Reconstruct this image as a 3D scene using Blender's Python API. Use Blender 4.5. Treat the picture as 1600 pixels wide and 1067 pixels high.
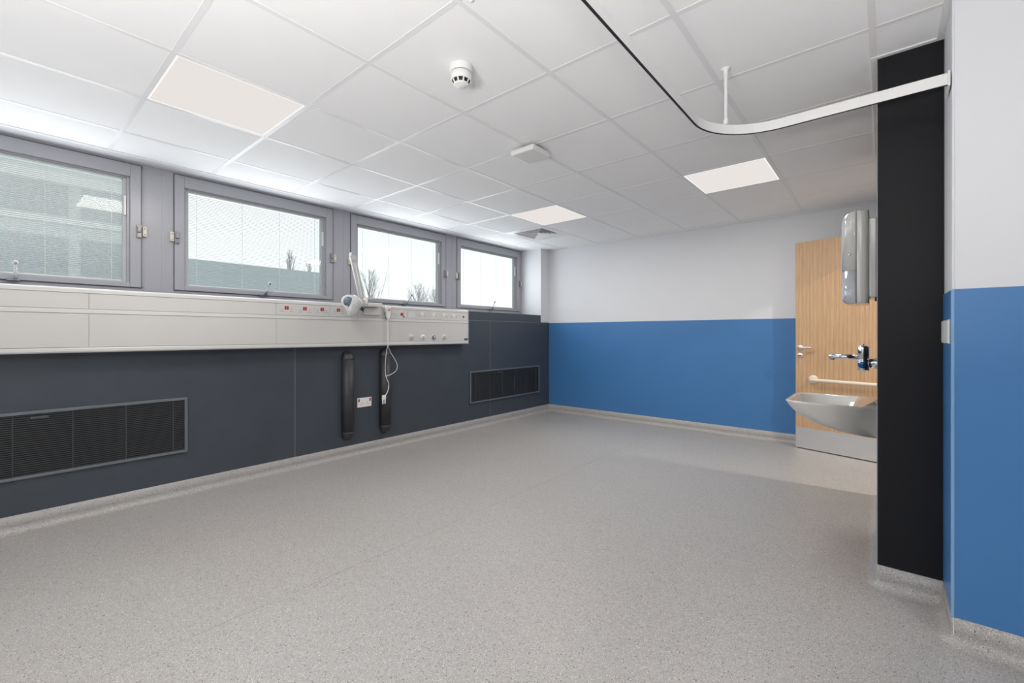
import bpy, bmesh, math, random
from mathutils import Vector, Matrix

# ------------------------------------------------------------------ clear
for o in list(bpy.data.objects):
    bpy.data.objects.remove(o, do_unlink=True)
scn = bpy.context.scene
COL = scn.collection
PI = math.pi

# ------------------------------------------------------------------ camera, sky, exposure
CAMZ = 1.1508
FPX = 689.27
cam = bpy.data.cameras.new('camera')
cam.sensor_width = 36.0
cam.lens = 36.0 * FPX / 1600.0
cam.shift_x = -(806.63 - 800.0) / 1600.0
cam.shift_y = -(533.5 - 522.08) / 1600.0
cam.clip_start = 0.02
cam.clip_end = 300
camo = bpy.data.objects.new('camera', cam)
camo.location = (0, 0, CAMZ)
camo.rotation_euler = (PI / 2, 0, 0.6939)
COL.objects.link(camo)
scn.camera = camo

world = bpy.data.worlds.new('overcast_sky')
scn.world = world
world.use_nodes = True
wbg = world.node_tree.nodes['Background']
wbg.inputs['Color'].default_value = (0.95, 0.97, 1.0, 1)
SKY = 0.98
wbg.inputs['Strength'].default_value = SKY

scn.cycles.sample_clamp_indirect = 4.0
scn.view_settings.view_transform = 'Standard'
scn.view_settings.look = 'None'
scn.view_settings.gamma = 1.0
scn.view_settings.use_curve_mapping = False
scn.view_settings.exposure = 0.45

LED_W = 13          # watts of each ceiling panel
LED_COL = (1.0, 0.965, 0.93)
DIFFUSER = 0.6       # radiance of the panel's own diffuser
DOWN_W = 27         # corridor downlight
DAY_W = 5.2          # daylight entering at each window
FILL_W = 48           # added fill lights behind the viewer, brightening the ceiling

# ------------------------------------------------------------------ room constants (metres)
XP = -3.871           # face of the dark wall panels
XW = -4.235           # plane of the window mullions
YF = 5.432            # far wall
ZC = 2.408            # ceiling
ZD = 1.318            # top of blue / dark dado
XR = 0.20             # right wall
YN = 2.305            # near return wall
XE, YB = 2.6, -3.4    # unseen limits of the room
GX, GY, T = -1.8352, 1.1376, 0.6   # ceiling grid origin

# ------------------------------------------------------------------ daylight at the windows and added ceiling fill lights
WC = [0.097, 1.573, 3.049, 4.525, -1.379]     # window centres along Y
def area_lamp(name, loc, rot, sx, sy, watts, col, shape='RECTANGLE'):
    d = bpy.data.lights.new(name, 'AREA'); d.shape = shape; d.size = sx
    if shape == 'RECTANGLE': d.size_y = sy
    d.energy = watts; d.color = col
    o = bpy.data.objects.new(name, d); o.location = loc; o.rotation_euler = rot
    COL.objects.link(o); return o
for c in WC:
    area_lamp('daylight', (-4.205, c, 1.915), (0, math.radians(-90), 0), 0.74, 1.06, DAY_W, (0.90, 0.95, 1.0))
FILL_LIGHTS = [(-0.65, -0.85), (0.30, -0.95)]
for x_, y_ in FILL_LIGHTS:
    area_lamp('added_fill', (x_, y_, 1.02), (PI, 0, 0), 0.60, 0.60, FILL_W, (1.0, 0.975, 0.955), 'DISK')

# ------------------------------------------------------------------ node material helpers
def new_mat(name):
    m = bpy.data.materials.new(name)
    m.use_nodes = True
    return m, m.node_tree, m.node_tree.nodes['Principled BSDF']

def mat(name, col, rough=0.5, metal=0.0, var=0.0, scale=8.0, bump=0.0, bscale=60.0, coat=0.0, stretch=(1, 1, 1), rvar=0.0, spec=0.5):
    m, nt, b = new_mat(name)
    b.inputs['Base Color'].default_value = (*col, 1)
    b.inputs['Roughness'].default_value = rough
    b.inputs['Metallic'].default_value = metal
    b.inputs['Coat Weight'].default_value = coat
    b.inputs['Specular IOR Level'].default_value = spec
    tc = nt.nodes.new('ShaderNodeTexCoord')
    mp = nt.nodes.new('ShaderNodeMapping')
    mp.inputs['Scale'].default_value = stretch
    nt.links.new(tc.outputs['Object'], mp.inputs['Vector'])
    if var > 0:
        n = nt.nodes.new('ShaderNodeTexNoise')
        n.inputs['Scale'].default_value = scale
        n.inputs['Detail'].default_value = 5
        nt.links.new(mp.outputs['Vector'], n.inputs['Vector'])
        r = nt.nodes.new('ShaderNodeValToRGB')
        r.color_ramp.elements[0].position = 0.25
        r.color_ramp.elements[1].position = 0.75
        r.color_ramp.elements[0].color = (*[c * (1 - var) for c in col], 1)
        r.color_ramp.elements[1].color = (*[min(1, c * (1 + var)) for c in col], 1)
        nt.links.new(n.outputs['Fac'], r.inputs['Fac'])
        nt.links.new(r.outputs['Color'], b.inputs['Base Color'])
        if rvar > 0:
            mr = nt.nodes.new('ShaderNodeMapRange')
            mr.inputs['To Min'].default_value = rough - rvar
            mr.inputs['To Max'].default_value = rough + rvar
            nt.links.new(n.outputs['Fac'], mr.inputs['Value'])
            nt.links.new(mr.outputs['Result'], b.inputs['Roughness'])
    if bump > 0:
        n2 = nt.nodes.new('ShaderNodeTexNoise')
        n2.inputs['Scale'].default_value = bscale
        n2.inputs['Detail'].default_value = 3
        nt.links.new(mp.outputs['Vector'], n2.inputs['Vector'])
        bp = nt.nodes.new('ShaderNodeBump')
        bp.inputs['Strength'].default_value = bump
        bp.inputs['Distance'].default_value = 0.002
        nt.links.new(n2.outputs['Fac'], bp.inputs['Height'])
        nt.links.new(bp.outputs['Normal'], b.inputs['Normal'])
    return m

def mat_emit(name, col, strength):
    m = bpy.data.materials.new(name)
    m.use_nodes = True
    nt = m.node_tree
    nt.nodes.clear()
    out = nt.nodes.new('ShaderNodeOutputMaterial')
    e = nt.nodes.new('ShaderNodeEmission')
    e.inputs['Color'].default_value = (*col, 1)
    e.inputs['Strength'].default_value = strength
    nt.links.new(e.outputs[0], out.inputs['Surface'])
    return m

def mat_glass(name, tint=(0.97, 0.985, 0.98), refl=1.0):
    m = bpy.data.materials.new(name)
    m.use_nodes = True
    nt = m.node_tree
    nt.nodes.clear()
    out = nt.nodes.new('ShaderNodeOutputMaterial')
    tr = nt.nodes.new('ShaderNodeBsdfTransparent')
    tr.inputs['Color'].default_value = (*tint, 1)
    gl = nt.nodes.new('ShaderNodeBsdfGlossy')
    gl.inputs['Roughness'].default_value = 0.02
    fr = nt.nodes.new('ShaderNodeLayerWeight')      # Schlick reflectance, same from both faces
    fr.inputs['Blend'].default_value = 0.5
    mx = nt.nodes.new('ShaderNodeMixShader')
    pw = nt.nodes.new('ShaderNodeMath')
    pw.operation = 'POWER'
    pw.inputs[1].default_value = 5.0
    nt.links.new(fr.outputs['Facing'], pw.inputs[0])
    mul = nt.nodes.new('ShaderNodeMath')
    mul.operation = 'MULTIPLY_ADD'
    mul.inputs[1].default_value = 0.96 * refl
    mul.inputs[2].default_value = 0.035 * refl
    nt.links.new(pw.outputs[0], mul.inputs[0])
    nt.links.new(mul.outputs[0], mx.inputs['Fac'])
    nt.links.new(tr.outputs[0], mx.inputs[1])
    nt.links.new(gl.outputs[0], mx.inputs[2])
    nt.links.new(mx.outputs[0], out.inputs['Surface'])
    return m

def mat_floor():
    m, nt, b = new_mat('speckled_safety_vinyl')
    L = nt.links.new
    tc = nt.nodes.new('ShaderNodeTexCoord')
    big = nt.nodes.new('ShaderNodeTexNoise'); big.inputs['Scale'].default_value = 0.9; big.inputs['Detail'].default_value = 3
    L(tc.outputs['Object'], big.inputs['Vector'])
    rb = nt.nodes.new('ShaderNodeValToRGB')
    rb.color_ramp.elements[0].position = 0.3; rb.color_ramp.elements[0].color = (0.365, 0.345, 0.33, 1)
    rb.color_ramp.elements[1].position = 0.7; rb.color_ramp.elements[1].color = (0.385, 0.375, 0.36, 1)
    L(big.outputs['Fac'], rb.inputs['Fac'])
    prev = rb.outputs['Color']
    for sc, thr, colr, f in ((330, 0.30, (0.15, 0.145, 0.145), 0.75), (250, 0.30, (0.66, 0.645, 0.62), 0.75), (480, 0.36, (0.22, 0.20, 0.19), 0.6), (180, 0.05, (0.04, 0.04, 0.045), 0.8)):
        v = nt.nodes.new('ShaderNodeTexVoronoi'); v.inputs['Scale'].default_value = sc
        L(tc.outputs['Object'], v.inputs['Vector'])
        # chips: choose cells by random colour, size by distance
        sep = nt.nodes.new('ShaderNodeSeparateColor'); L(v.outputs['Color'], sep.inputs[0])
        lt = nt.nodes.new('ShaderNodeMath'); lt.operation = 'LESS_THAN'; lt.inputs[1].default_value = thr
        L(sep.outputs[0], lt.inputs[0])
        ld = nt.nodes.new('ShaderNodeMath'); ld.operation = 'LESS_THAN'; ld.inputs[1].default_value = 0.42
        L(v.outputs['Distance'], ld.inputs[0])
        mu = nt.nodes.new('ShaderNodeMath'); mu.operation = 'MULTIPLY'; L(lt.outputs[0], mu.inputs[0]); L(ld.outputs[0], mu.inputs[1])
        mf = nt.nodes.new('ShaderNodeMath'); mf.operation = 'MULTIPLY'; mf.inputs[1].default_value = f; L(mu.outputs[0], mf.inputs[0])
        mx = nt.nodes.new('ShaderNodeMix'); mx.data_type = 'RGBA'
        L(mf.outputs[0], mx.inputs['Factor']); L(prev, mx.inputs['A']); mx.inputs['B'].default_value = (*colr, 1)
        prev = mx.outputs['Result']
    L(prev, b.inputs['Base Color'])
    b.inputs['Roughness'].default_value = 0.42
    b.inputs['Specular IOR Level'].default_value = 0.45
    n2 = nt.nodes.new('ShaderNodeTexNoise'); n2.inputs['Scale'].default_value = 300; L(tc.outputs['Object'], n2.inputs['Vector'])
    bp = nt.nodes.new('ShaderNodeBump'); bp.inputs['Strength'].default_value = 0.25; bp.inputs['Distance'].default_value = 0.001
    L(n2.outputs['Fac'], bp.inputs['Height']); L(bp.outputs['Normal'], b.inputs['Normal'])
    return m

def mat_oak():
    m, nt, b = new_mat('oak_veneer')
    L = nt.links.new
    tc = nt.nodes.new('ShaderNodeTexCoord')
    mp = nt.nodes.new('ShaderNodeMapping'); mp.inputs['Scale'].default_value = (3.0, 3.0, 0.22)
    L(tc.outputs['Object'], mp.inputs['Vector'])
    w = nt.nodes.new('ShaderNodeTexWave'); w.bands_direction = 'X'; w.wave_type = 'BANDS'
    w.inputs['Scale'].default_value = 3.2; w.inputs['Distortion'].default_value = 5.5; w.inputs['Detail'].default_value = 3; w.inputs['Detail Scale'].default_value = 1.1
    L(mp.outputs['Vector'], w.inputs['Vector'])
    mp2 = nt.nodes.new('ShaderNodeMapping'); mp2.inputs['Scale'].default_value = (160, 160, 5)
    L(tc.outputs['Object'], mp2.inputs['Vector'])
    n = nt.nodes.new('ShaderNodeTexNoise'); n.inputs['Scale'].default_value = 1.0; n.inputs['Detail'].default_value = 4
    L(mp2.outputs['Vector'], n.inputs['Vector'])
    r1 = nt.nodes.new('ShaderNodeValToRGB')
    r1.color_ramp.elements[0].color = (0.575, 0.355, 0.192, 1); r1.color_ramp.elements[1].color = (0.63, 0.41, 0.238, 1)
    L(w.outputs['Fac'], r1.inputs['Fac'])
    r2 = nt.nodes.new('ShaderNodeValToRGB')
    r2.color_ramp.elements[0].position = 0.35; r2.color_ramp.elements[0].color = (0.78, 0.76, 0.74, 1)
    r2.color_ramp.elements[1].position = 0.6; r2.color_ramp.elements[1].color = (1, 1, 1, 1)
    L(n.outputs['Fac'], r2.inputs['Fac'])
    mx = nt.nodes.new('ShaderNodeMix'); mx.data_type = 'RGBA'; mx.blend_type = 'MULTIPLY'; mx.inputs['Factor'].default_value = 0.8
    L(r1.outputs['Color'], mx.inputs['A']); L(r2.outputs['Color'], mx.inputs['B'])
    L(mx.outputs['Result'], b.inputs['Base Color'])
    b.inputs['Roughness'].default_value = 0.4
    return m

M = {}
M['floor'] = mat_floor()
M['oak'] = mat_oak()
M['tile'] = mat('ceiling_tile_white', (0.92, 0.92, 0.925), 0.85, var=0.012, scale=3, bump=0.06, bscale=220)
M['tee'] = mat('white_enamel_grid', (0.83, 0.83, 0.835), 0.35, var=0.01, scale=4)
M['plaster'] = mat('white_plaster', (0.70, 0.71, 0.735), 0.7, var=0.012, scale=2, bump=0.05, bscale=90)
M['blue'] = mat('blue_wall_cladding', (0.055, 0.188, 0.435), 0.38, var=0.03, scale=2.0, bump=0.03, bscale=40)
M['dark'] = mat('charcoal_wall_panel', (0.051, 0.061, 0.076), 0.42, var=0.07, scale=5, bump=0.03, bscale=120, rvar=0.04)
M['black'] = mat('black_laminate', (0.0075, 0.008, 0.010), 0.55, spec=0.25, var=0.12, scale=5, stretch=(6, 6, 60), bump=0.05, bscale=30)
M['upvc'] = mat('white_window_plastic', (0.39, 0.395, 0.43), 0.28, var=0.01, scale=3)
M['trunk'] = mat('warm_white_trunking', (0.57, 0.56, 0.545), 0.38, var=0.012, scale=4)
M['trunk2'] = mat('warm_white_trunking_rail', (0.61, 0.605, 0.59), 0.3, var=0.01, scale=4)
M['white'] = mat('white_plastic', (0.80, 0.80, 0.79), 0.32, var=0.01, scale=10)
M['grey'] = mat('light_grey_plastic', (0.48, 0.49, 0.50), 0.4, var=0.02, scale=10)
M['beige'] = mat('cream_plastic', (0.72, 0.68, 0.56), 0.4, var=0.02, scale=20)
M['red'] = mat('red_rocker', (0.42, 0.025, 0.03), 0.35, var=0.03, scale=20)
M['pink'] = mat('faded_red_button', (0.72, 0.36, 0.31), 0.4, var=0.03, scale=20)
M['hole'] = mat('black_plastic', (0.012, 0.012, 0.013), 0.5, var=0.05, scale=20)
M['mark'] = mat('socket_slot_grey', (0.20, 0.20, 0.21), 0.5, var=0.05, scale=20)
M['gap'] = mat('joint_shadow_filler', (0.10, 0.11, 0.12), 0.7, var=0.05, scale=10)
M['joint'] = mat('pale_weld_joint', (0.26, 0.27, 0.28), 0.5, var=0.05, scale=10)
M['yellow'] = mat('yellow_green_ring', (0.55, 0.58, 0.20), 0.4, var=0.03, scale=20)
M['grillef'] = mat('grey_anodised_frame', (0.15, 0.165, 0.18), 0.4, metal=0.2, var=0.03, scale=12)
M['slat'] = mat('dark_grille_bar', (0.068, 0.074, 0.081), 0.42, var=0.05, scale=12)
M['pipe'] = mat('black_soft_cover', (0.040, 0.040, 0.045), 0.5, var=0.06, scale=15, bump=0.05, bscale=200)
M['steel'] = mat('brushed_steel', (0.80, 0.80, 0.81), 0.38, metal=1.0, var=0.04, scale=3, stretch=(1, 1, 60))
M['plate'] = mat('dull_zinc_plate', (0.30, 0.31, 0.33), 0.45, metal=0.7, var=0.12, scale=40)
M['chrome'] = mat('chrome', (0.66, 0.68, 0.71), 0.14, metal=1.0, var=0.01, scale=5)
M['lever'] = mat('dark_steel_handle', (0.26, 0.28, 0.31), 0.3, metal=0.8, var=0.04, scale=20)
M['ceramic'] = mat('grey_white_ceramic', (0.62, 0.61, 0.585), 0.12, var=0.01, scale=4, coat=0.5)
M['ivory'] = mat('ivory_rail', (0.78, 0.70, 0.58), 0.35, var=0.01, scale=10)
M['abs'] = mat('glossy_grey_white_plastic', (0.60, 0.60, 0.575), 0.12, var=0.01, scale=5, coat=0.3)
M['window'] = mat('smoky_translucent_plastic', (0.44, 0.45, 0.50), 0.1, var=0.02, scale=12, coat=0.4)
M['bag'] = mat('clear_polythene_wrap', (0.80, 0.81, 0.82), 0.15, var=0.08, scale=40, bump=0.6, bscale=45, coat=0.4)
_b = M['bag'].node_tree.nodes['Principled BSDF']; _b.inputs['Alpha'].default_value = 0.62
M['lens'] = mat('blue_grey_lens', (0.12, 0.15, 0.19), 0.12, var=0.5, scale=60, coat=0.6)
M['blind'] = mat('white_blind_slat', (0.86, 0.87, 0.87), 0.45, var=0.01, scale=6)
M['glass'] = mat_glass('window_glass', refl=0.35)
M['glass_outer'] = mat_glass('outer_window_glass', refl=0.05)
M['bark'] = mat('mist_paled_bark', (0.46, 0.455, 0.45), 0.9, var=0.1, scale=6)  # mist over the trees is put into this paler colour
M['bwall'] = mat('pale_green_cladding', (0.62, 0.68, 0.68), 0.6, var=0.03, scale=0.6)
M['bband'] = mat('white_cladding_band', (0.86, 0.89, 0.88), 0.5, var=0.02, scale=0.6)
M['bdark'] = mat('blue_grey_roof', (0.40, 0.45, 0.47), 0.6, var=0.04, scale=0.8)
M['bglass'] = mat('tinted_window_band', (0.34, 0.39, 0.41), 0.25, var=0.05, scale=0.8)
M['tarmac'] = mat('pale_yard', (0.50, 0.50, 0.49), 0.9, var=0.06, scale=0.4)
M['diff'] = mat_emit('led_diffuser', (1.0, 0.945, 0.915), DIFFUSER)
M['rim'] = mat_emit('led_edge', (1.0, 0.975, 0.945), DIFFUSER * 1.2)

# ------------------------------------------------------------------ mesh builder
class MB:
    def __init__(s):
        s.v = []; s.f = []; s.sm = []
    def add(s, vs, fs, smooth=False):
        o = len(s.v); s.v += [tuple(p) for p in vs]
        for f in fs:
            s.f.append(tuple(i + o for i in f)); s.sm.append(smooth)
        return s
    def box(s, x0, x1, y0, y1, z0, z1):
        x0, x1 = min(x0, x1), max(x0, x1); y0, y1 = min(y0, y1), max(y0, y1); z0, z1 = min(z0, z1), max(z0, z1)
        v = [(x0, y0, z0), (x1, y0, z0), (x1, y1, z0), (x0, y1, z0), (x0, y0, z1), (x1, y0, z1), (x1, y1, z1), (x0, y1, z1)]
        return s.add(v, [(0, 3, 2, 1), (4, 5, 6, 7), (0, 1, 5, 4), (1, 2, 6, 5), (2, 3, 7, 6), (3, 0, 4, 7)])
    def obox(s, mtx, sx, sy, sz):
        v = [mtx @ Vector((x * sx / 2, y * sy / 2, z * sz / 2)) for z in (-1, 1) for x, y in ((-1, -1), (1, -1), (1, 1), (-1, 1))]
        return s.add(v, [(0, 3, 2, 1), (4, 5, 6, 7), (0, 1, 5, 4), (1, 2, 6, 5), (2, 3, 7, 6), (3, 0, 4, 7)])
    def ring_loft(s, rings, cap0=True, cap1=True, smooth=True, closed=True):
        n = len(rings[0]); o = len(s.v)
        for r in rings: s.v += [tuple(p) for p in r]
        for i in range(len(rings) - 1):
            for j in range(n if closed else n - 1):
                a = o + i * n + j; b_ = o + i * n + (j + 1) % n
                s.f.append((a, b_, b_ + n, a + n)); s.sm.append(smooth)
        if cap0: s.f.append(tuple(o + j for j in reversed(range(n)))); s.sm.append(False)
        if cap1: s.f.append(tuple(o + (len(rings) - 1) * n + j for j in range(n))); s.sm.append(False)
        return s
    def tube(s, path, r, n=10, r1=None):
        path = [Vector(p) for p in path]
        rings = []; up = None
        for i, p in enumerate(path):
            t = (path[min(i + 1, len(path) - 1)] - path[max(i - 1, 0)]).normalized()
            if up is None:
                up = Vector((0, 0, 1)) if abs(t.z) < 0.9 else Vector((1, 0, 0))
            a = t.cross(up).normalized(); up = a.cross(t).normalized()
            rr = r if r1 is None else r + (r1 - r) * i / (len(path) - 1)
            rings.append([p + (a * math.cos(2 * PI * k / n) + up * math.sin(2 * PI * k / n)) * rr for k in range(n)])
        return s.ring_loft(rings)
    def lathe(s, prof, c, axis=(0, 0, 1), n=24):
        """prof = [(radius, height along axis)]"""
        ax = Vector(axis).normalized()
        u = ax.orthogonal().normalized(); w = ax.cross(u)
        c = Vector(c)
        rings = [[c + ax * h + (u * math.cos(2 * PI * k / n) + w * math.sin(2 * PI * k / n)) * max(r, 1e-5) for k in range(n)] for r, h in prof]
        return s.ring_loft(rings)
    def prism(s, poly, d):
        """poly: list of 3d points (planar), extruded by vector d"""
        d = Vector(d)
        a = [Vector(p) for p in poly]; b_ = [p + d for p in a]; n = len(a)
        fs = [tuple(reversed(range(n))), tuple(range(n, 2 * n))] + [(i, (i + 1) % n, (i + 1) % n + n, i + n) for i in range(n)]
        return s.add(a + b_, fs)
    def mesh(s, name):
        me = bpy.data.meshes.new(name)
        me.from_pydata(s.v, [], s.f)
        me.polygons.foreach_set('use_smooth', s.sm)
        me.validate(); me.update()
        bm = bmesh.new(); bm.from_mesh(me)
        bmesh.ops.recalc_face_normals(bm, faces=bm.faces)
        bm.to_mesh(me); bm.free()
        return me
    def build(s, name, m, parent=None, bevel=0.0, seg=2, label=None, kind=None):
        me = s.mesh(name)
        me.materials.append(m)
        o = bpy.data.objects.new(name, me)
        COL.objects.link(o)
        if parent: attach(o, parent)
        if bevel > 0:
            b = o.modifiers.new('edge', 'BEVEL'); b.width = bevel; b.segments = seg; b.limit_method = 'ANGLE'; b.angle_limit = math.radians(40)
        if label: o['label'] = label
        if kind: o['kind'] = kind
        return o

def attach(o, parent):
    o.parent = parent
    w = Matrix.Translation(parent.location) if parent.parent is None else Matrix.Identity(4)
    o.matrix_parent_inverse = w.inverted()

def B(*a): return MB().box(*a)

def thing(name, label, cat, loc=(0, 0, 0), group=None):
    o = bpy.data.objects.new(name, None)
    o.empty_display_size = 0.05
    o.location = loc
    COL.objects.link(o)
    o['label'] = label; o['category'] = cat
    if group: o['group'] = group
    return o

def struct(o):
    o['kind'] = 'structure'
    return o

def frame_yz(mb, x0, x1, ya, yb, za, zb, wy, wz0, wz1=None):
    """rectangular frame (4 bars) in the YZ plane"""
    wz1 = wz0 if wz1 is None else wz1
    mb.box(x0, x1, ya, ya + wy, za, zb); mb.box(x0, x1, yb - wy, yb, za, zb)
    mb.box(x0, x1, ya + wy, yb - wy, za, za + wz0); mb.box(x0, x1, ya + wy, yb - wy, zb - wz1, zb)
    return mb

# ================================================================== STRUCTURE
# floor
fl = struct(B(-4.3, XE, YB, YF + 0.02, -0.1, 0).build('floor', M['floor']))
# welded seams of the vinyl sheets (thin flush strips)
MB().box(-2.022, -2.019, YB + 0.1, YF - 0.06, 0.0, 0.0004).build('weld_seam', mat('floor_weld', (0.31, 0.30, 0.29), 0.4, var=0.05, scale=40), fl)

# ceiling: slab above, tiles and tee bars below
ce = struct(B(-4.3, XE, YB, YF + 0.02, ZC + 0.06, ZC + 0.12).build('ceiling', M['plaster']))
xs = [-4.07] + [GX + T * k for k in range(-3, 8)]
xs = [x for x in xs if x < XE]
ys = [YB] + [GY + T * k for k in range(-7, 8)] + [YF - 0.004]
ys = [y for y in ys if y >= YB]
LIGHTS = [(-1, -2), (4, -2), (4, 1)]
def grid(a, b): return GX + T * b, GY + T * a
light_cells = {(round(grid(a, b)[0], 3), round(grid(a, b)[1], 3)) for a, b in LIGHTS}
vent_cell = tuple(round(v, 3) for v in grid(5, -3))
cache = {}
for i in range(len(xs) - 1):
    for j in range(len(ys) - 1):
        x0, x1, y0, y1 = xs[i], xs[i + 1], ys[j], ys[j + 1]
        if (round(x0, 3), round(y0, 3)) in light_cells or (round(x0, 3), round(y0, 3)) == vent_cell: continue
        if y0 >= YN + 0.5 and x0 > -0.1: continue
        if y0 > 2.2 and x0 > 0.3: continue
        if x0 > -0.1 and x0 < 0.1 and y0 > 2.2: x1, y1 = XR, 2.605
        elif x0 > 0.3 and y1 > YN: y1 = YN
        if y1 - y0 < 0.03 or x1 - x0 < 0.03: continue
        key = (round(x1 - x0, 3), round(y1 - y0, 3))
        if key not in cache:
            w, d = key
            me = B(0.0015, w - 0.0015, 0.0015, d - 0.0015, 0, 0.014).mesh('ceiling_tile')
            me.materials.append(M['tile']); cache[key] = me
        o = bpy.data.objects.new('ceiling_tile', cache[key])
        o.location = (x0, y0, ZC + 0.0018 + random.Random(i * 31 + j).uniform(0, 0.0010))
        COL.objects.link(o); o.parent = ce
TW = 0.012
for x in xs[1:]:
    ylim = YF if x < -0.1 else (2.605 if x < 0.1 else YN)
    B(x - TW, x + TW, YB, ylim, ZC, ZC + 0.030).build('ceiling_tee', M['tee'], ce)
for y in ys[1:-1]:
    xlim = (XE if y < YN else (XR if y < 2.605 else -0.035))
    B(-4.07, xlim, y - TW, y + TW, ZC + 0.0006, ZC + 0.030).build('ceiling_tee', M['tee'], ce)
# perimeter angles
for a in ((-4.082, -4.05, YB, YF), (-4.07, -0.02, YF - 0.022, YF - 0.001), (-0.044, -0.021, 2.58, YF), (-0.0205, XR - 0.0245, 2.583, 2.604), (XR - 0.024, XR, YN, 2.604), (XR - 0.024, XE, YN - 0.024, YN - 0.001)):
    B(*a, ZC - 0.003, ZC + 0.028).build('edge_trim', M['tee'], ce)
# plaster band between grid and window head
B(-4.24, -4.083, YB, 5.215, ZC + 0.001, ZC + 0.03).build('window_head_band', M['plaster'], ce)

# ---- left wall: window plane with openings
SW, SZ0, SZ1 = 0.6375, 1.495, 2.392   # sash half width, bottom, top
mb = MB()
ZS = 1.415
mb.box(-4.335, XW, YB, 5.217, 1.30, SZ0 + 0.01)
mb.box(-4.335, XW, YB, 5.217, SZ1 - 0.01, ZC + 0.06)
edges = [YB]
for c in sorted(WC): edges += [c - SW + 0.02, c + SW - 0.02]
edges.append(5.217)
for k in range(0, len(edges), 2): mb.box(-4.335, XW, edges[k], edges[k + 1], SZ0, SZ1)
wl = struct(mb.build('wall_left', M['upvc']))
B(-4.335, XP - 0.012, YB, 5.217, 0.0, 1.30).build('wall_backing', M['gap'], wl)
# sill board on top of the panels
B(XW, XP - 0.001, YB, 5.217, 1.405, 1.430).build('window_sill', M['dark'], wl, bevel=0.002)
# dark wall panels, each its own piece with recessed joints
py = [YB, -0.75, 1.692, 4.132, YF - 0.003]
for k in range(4):
    B(XP - 0.011, XP, py[k] + 0.0015, py[k + 1] - 0.0015, 0.10, ZD + 0.002).build('wall_panel', M['dark'], wl, bevel=0.001)
for k in range(3):
    a, b_ = (YB, 1.692, 3.60)[k], (1.692, 3.60, 5.217)[k]
    B(XP - 0.011, XP, a + 0.0012, b_ - 0.0012, ZD + 0.005, 1.430).build('wall_panel', M['dark'], wl, bevel=0.001)
for y in py[1:-1]:
    B(XP - 0.010, XP - 0.0008, y - 0.0016, y + 0.0016, 0.10, ZD).build('panel_joint', M['joint'], wl)
B(XP - 0.010, XP - 0.0008, YB, 5.217, ZD + 0.0018, ZD + 0.0052).build('panel_joint', M['joint'], wl)
# mullion covers
for k in range(4):
    a = WC[k] + SW; b_ = (WC[k + 1] - SW) if k < 3 else 5.217
    m = MB(); m.box(XW - 0.002, XW + 0.004, a + 0.012, b_ - 0.008, 1.43, ZC)
    if k < 3:
        m.box(XW, XW + 0.007, a + 0.020, a + 0.030, 1.43, ZC); m.box(XW, XW + 0.006, (a + b_) / 2 + 0.02, (a + b_) / 2 + 0.035, 1.43, ZC)
    m.build('mullion_cover', M['upvc'], wl, bevel=0.001)
# white pier at the far end
B(-4.335, XP + 0.002, 5.217, YF + 0.1, ZD + 0.006, ZC + 0.05).build('pier', M['plaster'], wl, bevel=0.003)

# ---- far wall, right wall, near return, unseen walls
wf = struct(B(-4.335, XE, YF, YF + 0.1, 0.0, ZC + 0.05).build('wall_far', M['plaster']))
B(XP - 0.01, XE, YF - 0.004, YF + 0.01, 0.098, ZD).build('dado_cladding', M['blue'], wf, bevel=0.001)
DJ0, DJ1 = 4.07, 5.03
mb = MB()
mb.box(XR, XR + 0.1, YN + 0.1, DJ0, 0, ZC + 0.05); mb.box(XR, XR + 0.1, DJ1, YF, 0, ZC + 0.05); mb.box(XR, XR + 0.1, DJ0, DJ1, 2.09, ZC + 0.05)
wr = struct(mb.build('wall_right', M['plaster']))
B(XR - 0.004, XR + 0.01, YN + 0.003, 2.605, 0.098, ZD).build('dado_cladding', M['blue'], wr, bevel=0.001)
wn = struct(B(XR + 0.0, XE, YN, YN + 0.1, 0, ZC + 0.05).build('wall_near', M['plaster']))
B(XR - 0.002, XE, YN - 0.004, YN + 0.01, 0.098, ZD).build('dado_cladding', M['blue'], wn, bevel=0.001)
B(XR - 0.006, XR + 0.004, YN - 0.006, YN + 0.004, 0.098, ZD).build('corner_bead', mat('pale_blue_bead', (0.20, 0.38, 0.60), 0.3, var=0.02, scale=6), wn, bevel=0.003)
B(XR - 0.003, XR + 0.004, YN - 0.003, YN + 0.004, ZD, ZC).build('corner_bead', M['plaster'], wn, bevel=0.002)
struct(B(-4.335, XE + 0.1, YB - 0.1, YB, 0, ZC + 0.05).build('wall_back', M['plaster']))
we = struct(B(XE, XE + 0.1, YB, YF, 0, ZC + 0.05).build('wall_end', M['plaster']))
struct(B(XR + 0.1, XE, 3.4, 3.5, 0, ZC + 0.05).build('wall_corridor', M['plaster']))
B(XR + 0.1, XE, 3.5, YF, ZC + 0.004, ZC + 0.03).build('corridor_ceiling', M['plaster'], ce)
# door lining
mb = MB(); mb.box(XR - 0.012, XR + 0.112, DJ0 - 0.03, DJ0, 0, 2.11); mb.box(XR - 0.012, XR + 0.112, DJ1, DJ1 + 0.03, 0, 2.11); mb.box(XR - 0.012, XR + 0.112, DJ0, DJ1, 2.085, 2.11)
struct(mb.build('trim_1', M['oak'], bevel=0.002))

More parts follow.
